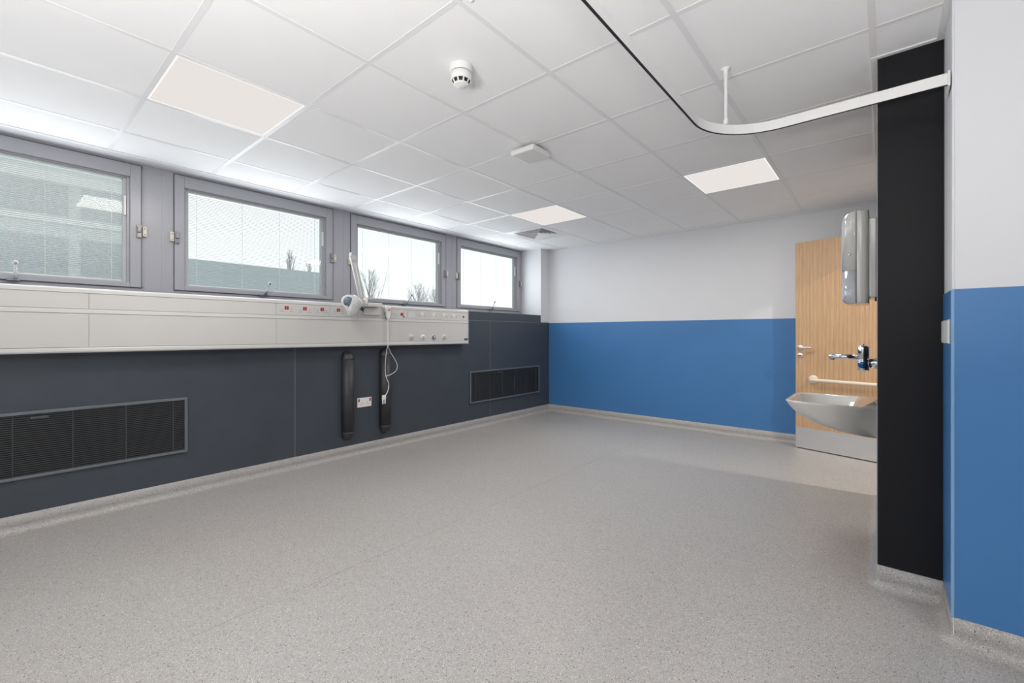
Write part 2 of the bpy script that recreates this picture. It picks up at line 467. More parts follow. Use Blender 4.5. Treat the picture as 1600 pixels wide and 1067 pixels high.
# ---- coved skirtings (same vinyl, rising up the walls)
CR = 0.038
prof = [(0.0, 0.10), (0.0055, 0.10), (0.0055, CR + 0.006)]
for k in range(7):
    a = PI / 2 * k / 6
    prof.append((0.0055 + CR - CR * math.cos(a), CR - CR * math.sin(a) + 0.0012))
prof.append((0.0055 + CR + 0.012, 0.0006))
def cove(name, path, side):
    """path in plan; side = +1 when the room lies to the left of travel"""
    P = [Vector((p[0], p[1])) for p in path]; n = len(P)
    rings = []
    for i in range(n):
        d0 = (P[i] - P[i - 1]).normalized() if i > 0 else (P[1] - P[0]).normalized()
        d1 = (P[i + 1] - P[i]).normalized() if i < n - 1 else d0
        n0 = Vector((-d0.y, d0.x)) * side; n1 = Vector((-d1.y, d1.x)) * side
        mtr = (n0 + n1); k = mtr.length_squared
        mtr = mtr * (2 / k) if k > 1e-6 else n0
        rings.append([(P[i].x + mtr.x * o, P[i].y + mtr.y * o, z) for o, z in prof])
    return struct(MB().ring_loft(rings, False, False, True, closed=False).build(name, M['floor']))
def rounded(path, r, seg=5):
    out = [path[0]]
    for i in range(1, len(path) - 1):
        p0, p1, p2 = (Vector(path[k]) for k in (i - 1, i, i + 1))
        a = p1 + (p0 - p1).normalized() * r; b_ = p1 + (p2 - p1).normalized() * r
        for k in range(seg + 1):
            t = k / seg
            q = a * (1 - t) ** 2 + p1 * 2 * t * (1 - t) + b_ * t * t
            out.append((q.x, q.y))
    out.append(path[-1]); return out
cove('baseboard_left', [(XP, YB + 0.001), (XP, YF)], -1)
cove('baseboard_far', [(XP, YF), (XR, YF)], -1)
# around the return wall and the service housing (room on the left when travelling towards -X then +Y ...)
seg1 = [(XE, YN), (XR, YN), (XR, 2.605 - 0.0)]
seg2 = [(XR, 2.605), (-0.02, 2.605), (-0.02, 4.045), (XR, 4.045)]
def part_round(path, idxs, r):
    out = []
    for i, p in enumerate(path):
        if i in idxs:
            q = rounded([path[i - 1], path[i], path[i + 1]], r)
            out += q[1:-1]
        else: out.append(p)
    return out
cove('baseboard_near', part_round(seg1, {1}, 0.02), 1)
cove('baseboard_right', part_round(seg2, {1, 2}, 0.02), 1)

# ---- windows (sashes with integral blinds)
def catch(root, yedge, side, zc, worn=False):
    """lever plate on the sash and keep on the mullion; side=+1 keep to +Y"""
    c = MB(); c.box(-4.221, -4.207, yedge - side * 0.028, yedge + side * 0.002, zc - 0.048, zc + 0.048)
    o = c.build('window_catch', M['plate'] if not worn else mat('worn_brass_plate', (0.30, 0.22, 0.16), 0.35, metal=0.9, var=0.3, scale=60), root, bevel=0.002)
    MB().box(-4.208, -4.194, yedge - side * 0.024, yedge - side * 0.002, zc - 0.006, zc + 0.036).build('catch_lever', M['plate'], o, bevel=0.004)
    MB().box(-4.208, -4.201, yedge - side * 0.024, yedge - side * 0.001, zc - 0.042, zc - 0.010).build('catch_bolt', M['lever'], o, bevel=0.002)
    k = MB(); k.box(XW + 0.003, -4.203, yedge + side * 0.006, yedge + side * 0.032, zc - 0.034, zc + 0.040)
    kk = k.build('window_keep', M['beige'], root, bevel=0.006)
    for dz in (-0.018, 0.024):
        MB().lathe([(0.0045, 0), (0.0045, 0.0022), (0.002, 0.003)], (-4.2035, yedge + side * 0.018, zc + dz), (1, 0, 0), 10).build('screw', M['lever'], kk)
def handle(root, y, lean, z=1.497):
    h = MB(); h.box(-4.221, -4.196, y - 0.038, y + 0.022, z - 0.010, z + 0.004)
    o = h.build('window_handle', M['lever'], root, bevel=0.003)
    MB().tube([(-4.19, y, z), (-4.185, y + lean * 0.25, z + 0.03), (-4.178, y + lean, z + 0.098)], 0.0085, 8, 0.0055).build('handle_stalk', M['lever'] if lean else M['grey'], o)
    MB().lathe([(0.001, -0.014), (0.009, -0.011), (0.0135, 0), (0.009, 0.011), (0.001, 0.014)], (-4.177, y + lean, z + 0.104), (0, 0, 1), 12).build('handle_knob', M['lever'] if lean else M['grey'], o)
TILT = [-32, -3, 4, 6, -10]
for k, c in enumerate(WC):
    w = bpy.data.objects.new('window_%d' % (k + 1), None); w.location = (-4.26, c, 1.9); COL.objects.link(w); struct(w)
    # dark grey frame painting the shadow line round the sash, then the sash
    g = MB(); frame_yz(g, -4.30, -4.232, c - SW - 0.006, c + SW + 0.006, SZ0 - 0.006, SZ1 + 0.010, 0.03, 0.03)
    g.build('sash_shadow_line', mat('shadow_line_grey', (0.16, 0.165, 0.19), 0.6, var=0.03, scale=20), w)
    s = MB(); frame_yz(s, -4.30, -4.220, c - SW, c + SW, SZ0, SZ1, 0.062, 0.032, 0.090)
    so = s.build('sash_frame', M['upvc'], w, bevel=0.003)
    s = MB(); frame_yz(s, -4.298, -4.244, c - SW + 0.060, c + SW - 0.060, SZ0 + 0.030, SZ1 - 0.088, 0.018, 0.008, 0.010)
    s.build('glazing_bead', M['upvc'], w, bevel=0.003)
    s = MB(); frame_yz(s, -4.296, -4.262, c - SW + 0.076, c + SW - 0.076, SZ0 + 0.037, SZ1 - 0.097, 0.022, 0.008, 0.008)
    s.build('blind_side_channel', M['grey'], w, bevel=0.001)
    yi, zi0, zi1 = SW - 0.090, SZ0 + 0.042, SZ1 - 0.102
    B(-4.267, -4.264, c - yi, c + yi, zi0, zi1).build('window_glass', M['glass'], w)
    B(-4.294, -4.291, c - yi, c + yi, zi0, zi1).build('window_glass', M['glass_outer'], w)
    # blind: slats too fine to pick apart
    sl = MB(); ns = int((zi1 - zi0 - 0.02) / 0.0125); tl = math.radians(TILT[k])
    for q in range(ns):
        z = zi0 + 0.014 + q * 0.0125
        m4 = Matrix.Translation((-4.279, c, z)) @ Matrix.Rotation(tl, 4, 'Y')
        sl.obox(m4, 0.0120, 2 * (yi - 0.012), 0.0005)
    sl.build('blind_slats', M['blind'], w, kind='stuff')
    B(-4.287, -4.271, c - yi + 0.010, c + yi - 0.010, zi1 - 0.009, zi1).build('blind_head_rail', M['blind'], w)
    B(-4.286, -4.272, c - yi + 0.010, c + yi - 0.010, zi0 + 0.001, zi0 + 0.009).build('blind_bottom_rail', M['blind'], w)
    for fy in (-0.88, -0.28, 0.28, 0.88):
        B(-4.2712, -4.2700, c + fy * yi - 0.0014, c + fy * yi + 0.0014, zi0, zi1).build('ladder_cord', M['white'], w)
    # slider that works the blind
    B(-4.262, -4.244, c + SW - 0.094, c + SW - 0.080, 2.02, 2.16).build('blind_slider', M['white'], w, bevel=0.002)
    catch(w, c + SW, 1, 1.906, worn=(k == 0))
    if k > 0: catch(w, c - SW, -1, 1.90)
handle(bpy.data.objects['window_1'], 0.118, 0.0)
handle(bpy.data.objects['window_2'], 1.575, 0.035)
handle(bpy.data.objects['window_3'], 3.080, 0.055)
handle(bpy.data.objects['window_4'], 4.515, 0.035)

# ---- door leaf, standing open
HX, HY = 0.197, 5.013
AX, AY = -0.686, 5.270
dl = Vector((HX - AX, HY - AY, 0)); LW = dl.length; dl.normalize()
dn = Vector((dl.y, -dl.x, 0))            # towards the camera
dm = Matrix(((dl.x, dn.x, 0, AX), (dl.y, dn.y, 0, AY), (0, 0, 1, 0), (0, 0, 0, 1)))
door = bpy.data.objects.new('door_1', None); door.location = (HX, HY, 0); COL.objects.link(door); struct(door)
def dbox(u0, u1, d0, d1, z0, z1):
    mb = MB().box(u0, u1, d0, d1, z0, z1)
    mb.v = [tuple(dm @ Vector(p)) for p in mb.v]; return mb
def dtf(mb):
    mb.v = [tuple(dm @ Vector(p)) for p in mb.v]; return mb
dbox(0, LW, -0.044, 0, 0.008, 2.075).build('door_leaf', M['oak'], door, bevel=0.0015)
dbox(0.003, LW - 0.003, 0, 0.0018, 0.010, 0.215).build('kick_plate', M['steel'], door)
def rose(z):
    return dtf(MB().lathe([(0.026, 0), (0.026, 0.006), (0.023, 0.010), (0.010, 0.011)], (0.045, 0.0, z), (0, 1, 0), 24))
lo = rose(1.016).build('lever_rose', M['steel'], door)
dtf(MB().tube([(0.045, 0.008, 1.018), (0.045, 0.045, 1.018), (0.055, 0.058, 1.018), (0.08, 0.060, 1.018), (0.165, 0.060, 1.018)], 0.0095, 10)).build('lever_handle', M['steel'], lo)
lk = rose(0.938).build('lock_rose', M['steel'], door)
dtf(MB().box(0.028, 0.062, 0.010, 0.026, 0.933, 0.943)).build('thumb_turn', M['chrome'], lk, bevel=0.002)
gr = dtf(MB().lathe([(0.042, 0), (0.042, 0.008), (0.036, 0.013), (0.018, 0.016)], (0.165, 0, 0.705), (0, 1, 0), 28)).build('rail_flange', M['ivory'], door)
dtf(MB().tube([(0.165, 0.01, 0.705), (0.165, 0.045, 0.704), (0.172, 0.060, 0.703), (0.19, 0.068, 0.703), (0.74, 0.068, 0.703), (0.757, 0.060, 0.703), (0.765, 0.045, 0.704), (0.765, 0.01, 0.705)], 0.0165, 16)).build('pull_rail', M['ivory'], door)
dtf(MB().lathe([(0.042, 0), (0.042, 0.008), (0.036, 0.013), (0.018, 0.016)], (0.765, 0, 0.705), (0, 1, 0), 28)).build('rail_flange', M['ivory'], door)
for z in (0.25, 1.05, 1.85):
    dtf(MB().tube([(LW + 0.004, 0.004, z - 0.05), (LW + 0.004, 0.004, z + 0.05)], 0.006, 10)).build('hinge', M['steel'], door)

# ---- service housing beside the basin
hs = thing('service_housing', 'tall matt black laminate housing, floor to ceiling beside the washbasin', 'panel', (0.09, 3.3, 0))
B(-0.018, XR, 2.607, 4.043, 0.0, ZC + 0.012).build('housing_core', M['gap'], hs)
B(-0.020, XR - 0.002, 2.605 - 0.001, 2.612, 0.10, ZC + 0.012).build('end_panel', M['black'], hs, bevel=0.0008)
for a, b_ in ((2.614, 3.33), (3.334, 4.043)):
    B(-0.021, -0.014, a, b_, 0.10, ZC + 0.012).build('side_panel', M['black'], hs, bevel=0.0008)
B(-0.0225, -0.0195, 2.603, 2.606, 0.10, ZC + 0.012).build('corner_highlight', mat('highlight_grey', (0.22, 0.23, 0.25), 0.35, var=0.02, scale=10), hs, label='thin pale grey strip painting the corner highlight')  # edge highlight of the black corner, put in as a pale strip

# ================================================================== CEILING THINGS
names = ['square recessed light panel near the ceiling corner above the left windows', 'square recessed light panel next to the slotted air diffuser', 'square recessed light panel on the ceiling towards the wooden door',
         'square ceiling light panel overhead, just outside the top of the picture', 'square ceiling light panel behind the viewer on the window side', 'square ceiling light panel behind the viewer in the room centre', 'square ceiling light panel over the bed bay right of the viewer', 'square ceiling light panel behind the viewer at the far right']
for (a, b_), lab in zip(LIGHTS, names):
    x, y = grid(a, b_)
    t = thing('ceiling_light', lab, 'ceiling light', (x + T / 2, y + T / 2, ZC), 'recessed LED ceiling panels')
    f = MB(); i0, i1 = 0.0135, 0.021
    for q in ((i0, T - i0, i0, i1), (i0, T - i0, T - i1, T - i0), (i0, i1, i1, T - i1), (T - i1, T - i0, i1, T - i1)):
        f.box(x + q[0], x + q[1], y + q[2], y + q[3], ZC + 0.001, ZC + 0.012)
    f.build('light_rim', M['rim'], t)
    B(x + i1, x + T - i1, y + i1, y + T - i1, ZC + 0.0025, ZC + 0.012).build('diffuser', M['diff'], t)
    ld = bpy.data.lights.new('panel_lamp', 'AREA'); ld.shape = 'SQUARE'; ld.size = 0.55; ld.energy = LED_W; ld.color = LED_COL
    lo_ = bpy.data.objects.new('panel_lamp', ld); COL.objects.link(lo_); lo_.location = (x + T / 2, y + T / 2, ZC - 0.004); attach(lo_, t)
# unseen fill lights on stands, added behind the viewer to brighten the ceiling
for (ux, uy), lab in zip(FILL_LIGHTS, ('added fill light on a white stand, unseen behind the viewer on the window side', 'added fill light on a white stand, unseen straight behind the viewer')):
    t = thing('added_fill_light', lab, 'lamp', (ux, uy, 0), 'added unseen fill lights')
    MB().lathe([(0.15, 0.0), (0.15, 0.015), (0.02, 0.03)], (ux, uy, 0), n=28).build('fill_base', M['white'], t)
    MB().tube([(ux, uy, 0.025), (ux, uy, 0.90)], 0.014, 12).build('fill_pole', M['white'], t)
    MB().lathe([(0.02, 0.88), (0.20, 0.92), (0.32, 1.00), (0.32, 1.012), (0.305, 1.005), (0.05, 0.99), (0.001, 0.99)], (ux, uy, 0), n=32).build('fill_bowl', M['white'], t)
# corridor downlight beyond the doorway
t = thing('downlight', 'small round downlight in the corridor ceiling beyond the doorway', 'downlight', (0.95, 4.13, ZC))
MB().lathe([(0.055, 0.0), (0.055, -0.006), (0.042, -0.008), (0.040, 0.0)], (0.95, 4.13, ZC + 0.004), (0, 0, 1), 24).build('downlight_ring', M['white'], t)
ld = bpy.data.lights.new('downlight_lamp', 'AREA'); ld.shape = 'DISK'; ld.size = 0.08; ld.energy = DOWN_W; ld.color = (1.0, 0.92, 0.80)
lo_ = bpy.data.objects.new('downlight_lamp', ld); COL.objects.link(lo_); lo_.location = (0.95, 4.13, ZC - 0.006); attach(lo_, t)

# smoke detector
sx, sy = -1.528, 1.432
t = thing('smoke_detector', 'round white smoke detector with black slots on a ceiling tile', 'smoke detector', (sx, sy, ZC))
MB().lathe([(0.053, 0.006), (0.054, -0.004), (0.053, -0.026), (0.050, -0.029)], (sx, sy, ZC), n=32).build('detector_base', M['white'], t)
MB().lathe([(0.0475, -0.0285), (0.0475, -0.032)], (sx, sy, ZC), n=32).build('base_joint', M['mark'], t)
db = MB().lathe([(0.046, -0.030), (0.050, -0.033), (0.049, -0.062), (0.0465, -0.067)], (sx, sy, ZC), n=32).build('detector_body', M['white'], t)
MB().lathe([(0.0445, -0.0665), (0.0350, -0.0815)], (sx, sy, ZC), n=32).build('sensor_chamber', M['hole'], t, label='black slotted sensing ring')
MB().lathe([(0.0365, -0.0805), (0.034, -0.086), (0.027, -0.0895), (0.021, -0.0895), (0.019, -0.093), (0.002, -0.0935)], (sx, sy, ZC), n=32).build('detector_cap', M['white'], t)
for k in range(10):
    a = 2 * PI * k / 10 + 0.12
    m4 = Matrix.Translation((sx + 0.0400 * math.cos(a), sy + 0.0400 * math.sin(a), ZC - 0.0740)) @ Matrix.Rotation(a, 4, 'Z') @ Matrix.Rotation(math.radians(32), 4, 'Y')
    MB().obox(m4, 0.004, 0.0065, 0.0170).build('slot_rib', M['white'], t)

# wireless access point
ax_, ay_ = -1.838, 2.362
t = thing('access_point', 'flat white square wireless box hung under the ceiling grid', 'access point', (ax_, ay_, ZC))
B(ax_ - 0.05, ax_ + 0.05, ay_ - 0.05, ay_ + 0.05, ZC - 0.020, ZC + 0.0).build('mount_bracket', M['hole'], t)
B(ax_ - 0.098, ax_ + 0.098, ay_ - 0.098, ay_ + 0.098, ZC - 0.055, ZC - 0.018).build('casing', M['white'], t, bevel=0.012, seg=3)
MB().lathe([(0.004, 0), (0.004, -0.0012)], (ax_, ay_ - 0.03, ZC - 0.0545), n=12).build('status_lamp', M['grey'], t)
for dx, dy in ((-0.075, -0.075), (0.075, -0.075)):
    MB().lathe([(0.004, 0), (0.004, -0.0010)], (ax_ + dx, ay_ + dy, ZC - 0.0545), n=10).build('screw_cap', M['grey'], t)

# small ceiling sensor by the grid joint at the top edge of the picture
ssx, ssy = -1.190, 1.165
t = thing('ceiling_sensor', 'tiny round white indicator stud beside a ceiling grid joint', 'sensor', (ssx, ssy, ZC))
MB().lathe([(0.010, 0.006), (0.010, -0.003), (0.007, -0.006), (0.002, -0.0075)], (ssx, ssy, ZC), n=16).build('stud', M['white'], t)
MB().lathe([(0.004, -0.006), (0.003, -0.009), (0.001, -0.010)], (ssx, ssy, ZC), n=12).build('stud_lens', M['tee'], t)

# four-way air diffuser
vx, vy = grid(5, -3)
t = thing('air_diffuser', 'square four-way air diffuser with slanted louvres in the far ceiling', 'air vent', (vx + 0.3, vy + 0.3, ZC))
B(vx + 0.012, vx + T - 0.012, vy + 0.012, vy + T - 0.012, ZC + 0.045, ZC + 0.05).build('diffuser_neck', M['hole'], t)
f = MB()
for q in ((0.013, 0.587, 0.013, 0.085), (0.013, 0.587, 0.515, 0.587), (0.013, 0.085, 0.085, 0.515), (0.515, 0.587, 0.085, 0.515)):
    f.box(vx + q[0], vx + q[1], vy + q[2], vy + q[3], ZC + 0.001, ZC + 0.008)
f.build('diffuser_frame', M['tee'], t, bevel=0.002)
cxv, cyv = vx + 0.3, vy + 0.3
for h in (0.208, 0.168, 0.128, 0.088, 0.048):
    r0, r1 = h, h - 0.030
    rr = [[(cxv + sx_ * r, cyv + sy_ * r, z) for sx_, sy_ in ((-1, -1), (1, -1), (1, 1), (-1, 1))] for r, z in ((r0, ZC + 0.004), (r1, ZC + 0.034), (r1 - 0.001, ZC + 0.034), (r0 - 0.002, ZC + 0.003))]
    rr.append(rr[0])
    MB().ring_loft(rr, False, False, False).build('louvre', M['tee'], t)

# curtain track
t = thing('curtain_track', 'white ceiling-hung curtain track bending round the bed bay', 'curtain rail', (-0.36, 2.05, 2.12))
TY, TX, TR = 2.343, -0.655, 0.30
path = [(XR - 0.006, TY)] + [(x, TY) for x in (0.0, -0.2)]
ccx, ccy = TX + TR, TY - TR
for k in range(17):
    a = PI / 2 + PI / 2 * k / 16
    path.append((ccx + TR * math.cos(a), ccy + TR * math.sin(a)))
path += [(TX, y) for y in (1.5, 0.8, 0.0, -1.0, YB + 0.01)]
def sweep(path, sec):
    P = [Vector(p) for p in path]; rings = []
    for i in range(len(P)):
        d = (P[min(i + 1, len(P) - 1)] - P[max(i - 1, 0)]).normalized(); nn = Vector((-d.y, d.x))
        rings.append([(P[i].x + nn.x * o, P[i].y + nn.y * o, z) for o, z in sec])
    return MB().ring_loft(rings, smooth=False)
sweep(path, [(-0.006, 2.100), (-0.006, 2.142), (-0.004, 2.145), (0.004, 2.145), (0.006, 2.142), (0.006, 2.100)]).build('track_rail', M['white'], t)
sweep(path, [(-0.0044, 2.0988), (-0.0044, 2.1010), (0.0050, 2.1010), (0.0050, 2.0988)]).build('track_channel', M['hole'], t, label='dark slot along the underside of the rail')
a = math.radians(137); rx, ry = ccx + TR * math.cos(a), ccy + TR * math.sin(a)
MB().lathe([(0.022, ZC + 0.004), (0.022, ZC), (0.012, ZC - 0.006), (0.0095, ZC - 0.03), (0.0075, ZC - 0.05), (0.0075, 2.175), (0.0105, 2.17), (0.0105, 2.1445)], (rx, ry, 0), n=16).build('hanger_rod', M['white'], t)
wb = B(XR - 0.012, XR - 0.004, TY - 0.014, TY + 0.10, 2.092, 2.150).build('wall_bracket', M['white'], t, bevel=0.002)
MB().lathe([(0.004, 0), (0.004, 0.002)], (XR - 0.0125, TY + 0.075, 2.142), (-1, 0, 0), 10).build('screw', M['lever'], wb)

# ================================================================== LEFT WALL THINGS
XT = -3.771
Y0T, Y1T = -0.9, 3.651
t = thing('bedhead_trunking', 'long cream bedhead trunking with sockets and gas outlets below the windows', 'trunking', (XP, 1.4, 1.04))
B(XP + 0.0005, XT - 0.010, Y0T, Y1T - 0.004, 1.042, 1.430).build('trunking_body', M['trunk'], t)
seams_u = [Y0T, 0.407, 1.502, 2.10, 2.455, Y1T - 0.010]
for k in range(len(seams_u) - 1):
    B(XT - 0.012, XT - 0.004, seams_u[k] + 0.0008, seams_u[k + 1] - 0.0008, 1.307, 1.402).build('cover_panel', M['trunk'], t, bevel=0.0008)
seams_l = [Y0T, 0.407, 1.502, 2.56, Y1T - 0.010]
for k in range(len(seams_l) - 1):
    B(XT - 0.012, XT - 0.003, seams_l[k] + 0.0008, seams_l[k + 1] - 0.0008, 1.071, 1.276).build('cover_panel', M['trunk'], t, bevel=0.0008)
def rail(sec, name):
    return MB().prism([(x, Y0T, z) for x, z in sec], (0, Y1T - 0.008 - Y0T, 0)).build(name, M['trunk2'], t)
rail([(XP + 0.0005, 1.434), (XT - 0.014, 1.434), (XT - 0.004, 1.430), (XT, 1.423), (XT, 1.405), (XT - 0.004, 1.4025), (XT - 0.012, 1.4025)], 'top_rail')
rail([(XT - 0.012, 1.306), (XT - 0.001, 1.304), (XT, 1.300), (XT, 1.280), (XT - 0.003, 1.2775), (XT - 0.012, 1.2775)], 'middle_rail')
rail([(XP + 0.0005, 1.036), (XP + 0.0005, 1.05), (XT - 0.012, 1.0695), (XT - 0.002, 1.068), (XT, 1.064), (XT, 1.046), (XT - 0.006, 1.038)], 'bottom_rail')
B(XP + 0.0005, XT + 0.001, Y1T - 0.008, Y1T, 1.035, 1.4345).build('end_cap', M['trunk2'], t, bevel=0.003)
def pins(mb, y, z, x):
    mb.box(x, x + 0.0008, y - 0.0022, y + 0.0022, z + 0.004, z + 0.014)
    mb.box(x, x + 0.0008, y - 0.014, y - 0.006, z - 0.011, z - 0.006); mb.box(x, x + 0.0008, y + 0.006, y + 0.014, z - 0.011, z - 0.006)
def double_socket(y, zc, red):
    x = XT - 0.004
    s = B(x - 0.002, x + 0.0015, y - 0.071, y + 0.071, zc - 0.042, zc + 0.042).build('double_socket', M['trunk'], t, bevel=0.001)
    m = MB()
    for sg in (-1, 1): pins(m, y + sg * 0.040, zc - 0.006, x + 0.0014)
    m.build('pin_holes', M['mark'], s, kind='stuff')
    for sg in (-1, 1):
        MB().box(x + 0.001, x + 0.0045, y + sg * 0.0085 - 0.0068, y + sg * 0.0085 + 0.0068, zc + 0.001, zc + 0.030).build('rocker_switch', M['red'] if red else M['white'], s, bevel=0.001, label='red rocker' if red else None)
for y in (1.582, 1.731, 1.881, 2.031): double_socket(y, 1.352, True)
for y in (2.971, 3.123, 3.274, 3.422): double_socket(y, 1.352, False)
x = XT - 0.004
for y in (2.604, 2.649):
    d = B(x, x + 0.002, y - 0.017, y + 0.017, 1.328, 1.374).build('data_outlet', M['trunk2'], t, bevel=0.001)
    B(x + 0.0018, x + 0.003, y - 0.008, y + 0.008, 1.338, 1.362).build('data_port', M['grey'], d)
d = B(x, x + 0.002, 2.675, 2.765, 1.312, 1.398).build('call_outlet', M['trunk2'], t, bevel=0.001)
MB().lathe([(0.016, 0), (0.016, 0.006), (0.012, 0.009), (0.002, 0.010)], (x + 0.002, 2.712, 1.354), (1, 0, 0), 20).build('call_button', M['red'], d, label='round red call button')
MB().lathe([(0.008, 0), (0.008, 0.004), (0.002, 0.004)], (x + 0.002, 2.735, 1.329), (1, 0, 0), 14).build('call_jack', M['hole'], d)
MB().lathe([(0.004, 0), (0.004, 0.003)], (x + 0.002, 2.735, 1.377), (1, 0, 0), 10).build('indicator', M['mark'], d)
B(x, x + 0.002, 2.79, 2.872, 1.325, 1.382).build('blank_plate', mat('pale_lilac_plate', (0.62, 0.61, 0.62), 0.4, var=0.01, scale=8), t, bevel=0.001)
MB().lathe([(0.011, 0), (0.011, 0.004), (0.004, 0.005)], (x, 3.572, 1.353), (1, 0, 0), 16).build('round_jack', M['hole'], t)
for y, ring in ((2.830, M['grey']), (2.979, M['white']), (3.127, M['hole']), (3.274, M['yellow'])):
    g = MB().lathe([(0.030, 0), (0.030, 0.004), (0.027, 0.006), (0.020, 0.006)], (XT - 0.003, y, 1.117), (1, 0, 0), 24).build('gas_outlet', M['white'], t)
    MB().lathe([(0.024, 0.0055), (0.024, 0.010), (0.020, 0.012), (0.017, 0.012)], (XT - 0.003, y, 1.117), (1, 0, 0), 24).build('outlet_ring', ring, g)
    MB().lathe([(0.017, 0.006), (0.017, 0.014), (0.010, 0.016), (0.0045, 0.016), (0.0045, 0.010)], (XT - 0.003, y, 1.117), (1, 0, 0), 20).build('outlet_socket', M['grey'], g)
B(XT - 0.003, XT - 0.0005, 3.583, 3.640, 1.080, 1.102).build('maker_badge', mat('dark_badge', (0.05, 0.08, 0.09), 0.4, var=0.2, scale=80), t)

# examination lamp wrapped in polythene
LX = -3.690
t = thing('examination_lamp', 'folded white examination lamp wrapped in clear polythene above the trunking', 'lamp', (LX, 2.30, 1.40))
mt = B(XT + 0.0012, XT + 0.022, 2.275, 2.452, 1.335, 1.405).build('mount_plate', M['trunk2'], t, bevel=0.003)
B(XT + 0.0015, LX + 0.012, 2.27, 2.43, 1.408, 1.446).build('base_arm', mat('lamp_grey_enamel', (0.60, 0.60, 0.59), 0.35, var=0.02, scale=10), t, bevel=0.008)
MB().lathe([(0.020, 0), (0.022, 0.012), (0.022, 0.05), (0.018, 0.06), (0.002, 0.062)], (LX, 2.247, 1.425), (0, 0, 1), 18).build('swivel_post', M['white'], t)
def bar(p0, p1, x, wid, name, m):
    p0 = Vector((x, *p0)); p1 = Vector((x, *p1)); d = (p1 - p0); L_ = d.length; d.normalize()
    side = Vector((1, 0, 0)); w_ = d.cross(side).normalized()
    mm = Matrix((((side.x), w_.x, d.x, 0), (side.y, w_.y, d.y, 0), (side.z, w_.z, d.z, 0), (0, 0, 0, 1)))
    return MB().obox(Matrix.Translation((p0 + p1) / 2) @ mm, 0.016, wid, L_).build(name, m, t, bevel=0.005)
bar((2.190, 1.455), (2.093, 1.855), LX + 0.018, 0.026, 'lower_arm', mat('arm_warm_grey', (0.50, 0.49, 0.48), 0.35, var=0.02, scale=10))
bar((2.240, 1.470), (2.152, 1.835), LX - 0.012, 0.024, 'upper_arm', mat('arm_grey_enamel', (0.50, 0.50, 0.50), 0.3, var=0.02, scale=10))
MB().lathe([(0.024, -0.026), (0.026, 0), (0.024, 0.026)], (LX + 0.003, 2.122, 1.838), (1, 0, 0), 18).build('elbow_joint', mat('elbow_grey', (0.52, 0.52, 0.53), 0.35, var=0.03, scale=20), t)
MB().tube([(LX + 0.018, 2.094, 1.845), (LX + 0.018, 2.088, 1.868), (LX + 0.016, 2.096, 1.880)], 0.011, 10).build('arm_tip', M['white'], t)
B(LX - 0.022, LX + 0.026, 2.185, 2.235, 1.405, 1.470).build('arm_knuckle', mat('knuckle_beige', (0.52, 0.48, 0.44), 0.4, var=0.05, scale=20), t, bevel=0.008)
for (y0_, z0_), (y1_, z1_), xx in (((2.178, 1.455), (2.081, 1.852), LX + 0.026), ((2.227, 1.470), (2.139, 1.830), LX - 0.003)):
    MB().tube([(xx, y0_, z0_), (xx, y1_, z1_)], 0.0055, 8).build('arm_highlight', M['white'], t)  # white tube that paints the highlight along the arm's edge
# star knob
pts = []
for k in range(16):
    r = 0.024 if k % 4 == 0 else (0.012 if k % 4 == 2 else 0.016)
    a = 2 * PI * k / 16 + 0.3; pts.append((LX + 0.075, 2.168 + r * math.cos(a), 1.378 + r * math.sin(a)))
MB().prism(pts, (0.018, 0, 0)).build('clamp_knob', M['hole'], t, bevel=0.003, label='black star-shaped knob')
MB().tube([(LX + 0.02, 2.19, 1.40), (LX + 0.078, 2.17, 1.379)], 0.010, 10).build('clamp_stem', M['white'], t)
# lamp head (cone) under the wrap
hc = Vector((LX + 0.070, 2.040, 1.438)); hd = Vector((0.86, -0.42, -0.12)).normalized()
MB().lathe([(0.02, -0.13), (0.035, -0.11), (0.050, -0.06), (0.058, -0.01), (0.055, 0.0)], hc, hd, 24).build('lamp_head', M['white'], t)
MB().lathe([(0.043, 0.0), (0.043, 0.012), (0.036, 0.016), (0.002, 0.018)], hc + hd * 0.012, hd, 24).build('lamp_lens', M['lens'], t, label='blue-grey lens of the lamp head')
bag = MB(); rings = []; rnd = random.Random(4)
axis0 = Vector((LX + 0.0, 2.205, 1.415)); axis1 = hc + hd * 0.010
nn = 22
for i in range(9):
    s_ = i / 8
    c_ = axis0.lerp(axis1, s_); d_ = (axis1 - axis0).normalized()
    u_ = d_.cross(Vector((0, 0, 1))).normalized(); v_ = u_.cross(d_)
    rr_ = (0.030, 0.042, 0.052, 0.060, 0.066, 0.069, 0.070, 0.066, 0.052)[i]
    ring = []
    for k in range(nn):
        a = 2 * PI * k / nn
        r = rr_ * (1 + 0.09 * math.sin(a * 5 + i * 1.3) + rnd.uniform(-0.06, 0.06))
        p = c_ + u_ * r * math.cos(a) + v_ * r * math.sin(a)
        if math.sin(a) < -0.55 and i >= 5:  p.z -= 0.05 * (-math.sin(a) - 0.55) / 0.45 * (1 if i < 8 else 0.7)
        ring.append(p)
    rings.append(ring)
bag.ring_loft(rings, True, True, True).build('polythene_wrap', M['bag'], t, label='crumpled clear polythene wrap')
# tail of the bag
MB().ring_loft([[hc + hd * 0.012 + Vector((0.0, w_ * wd, -h)) + Vector((0.012 * math.cos(q), 0, 0)) for q, w_ in ((0, -1), (1.2, -0.3), (0, 0.6), (-1.2, 1), (PI, 0.2), (PI + 1, -0.6))]
                for h, wd in ((0.035, 0.040), (0.060, 0.034), (0.085, 0.022), (0.108, 0.015), (0.118, 0.010))], True, True, True).build('wrap_tail', M['bag'], t)

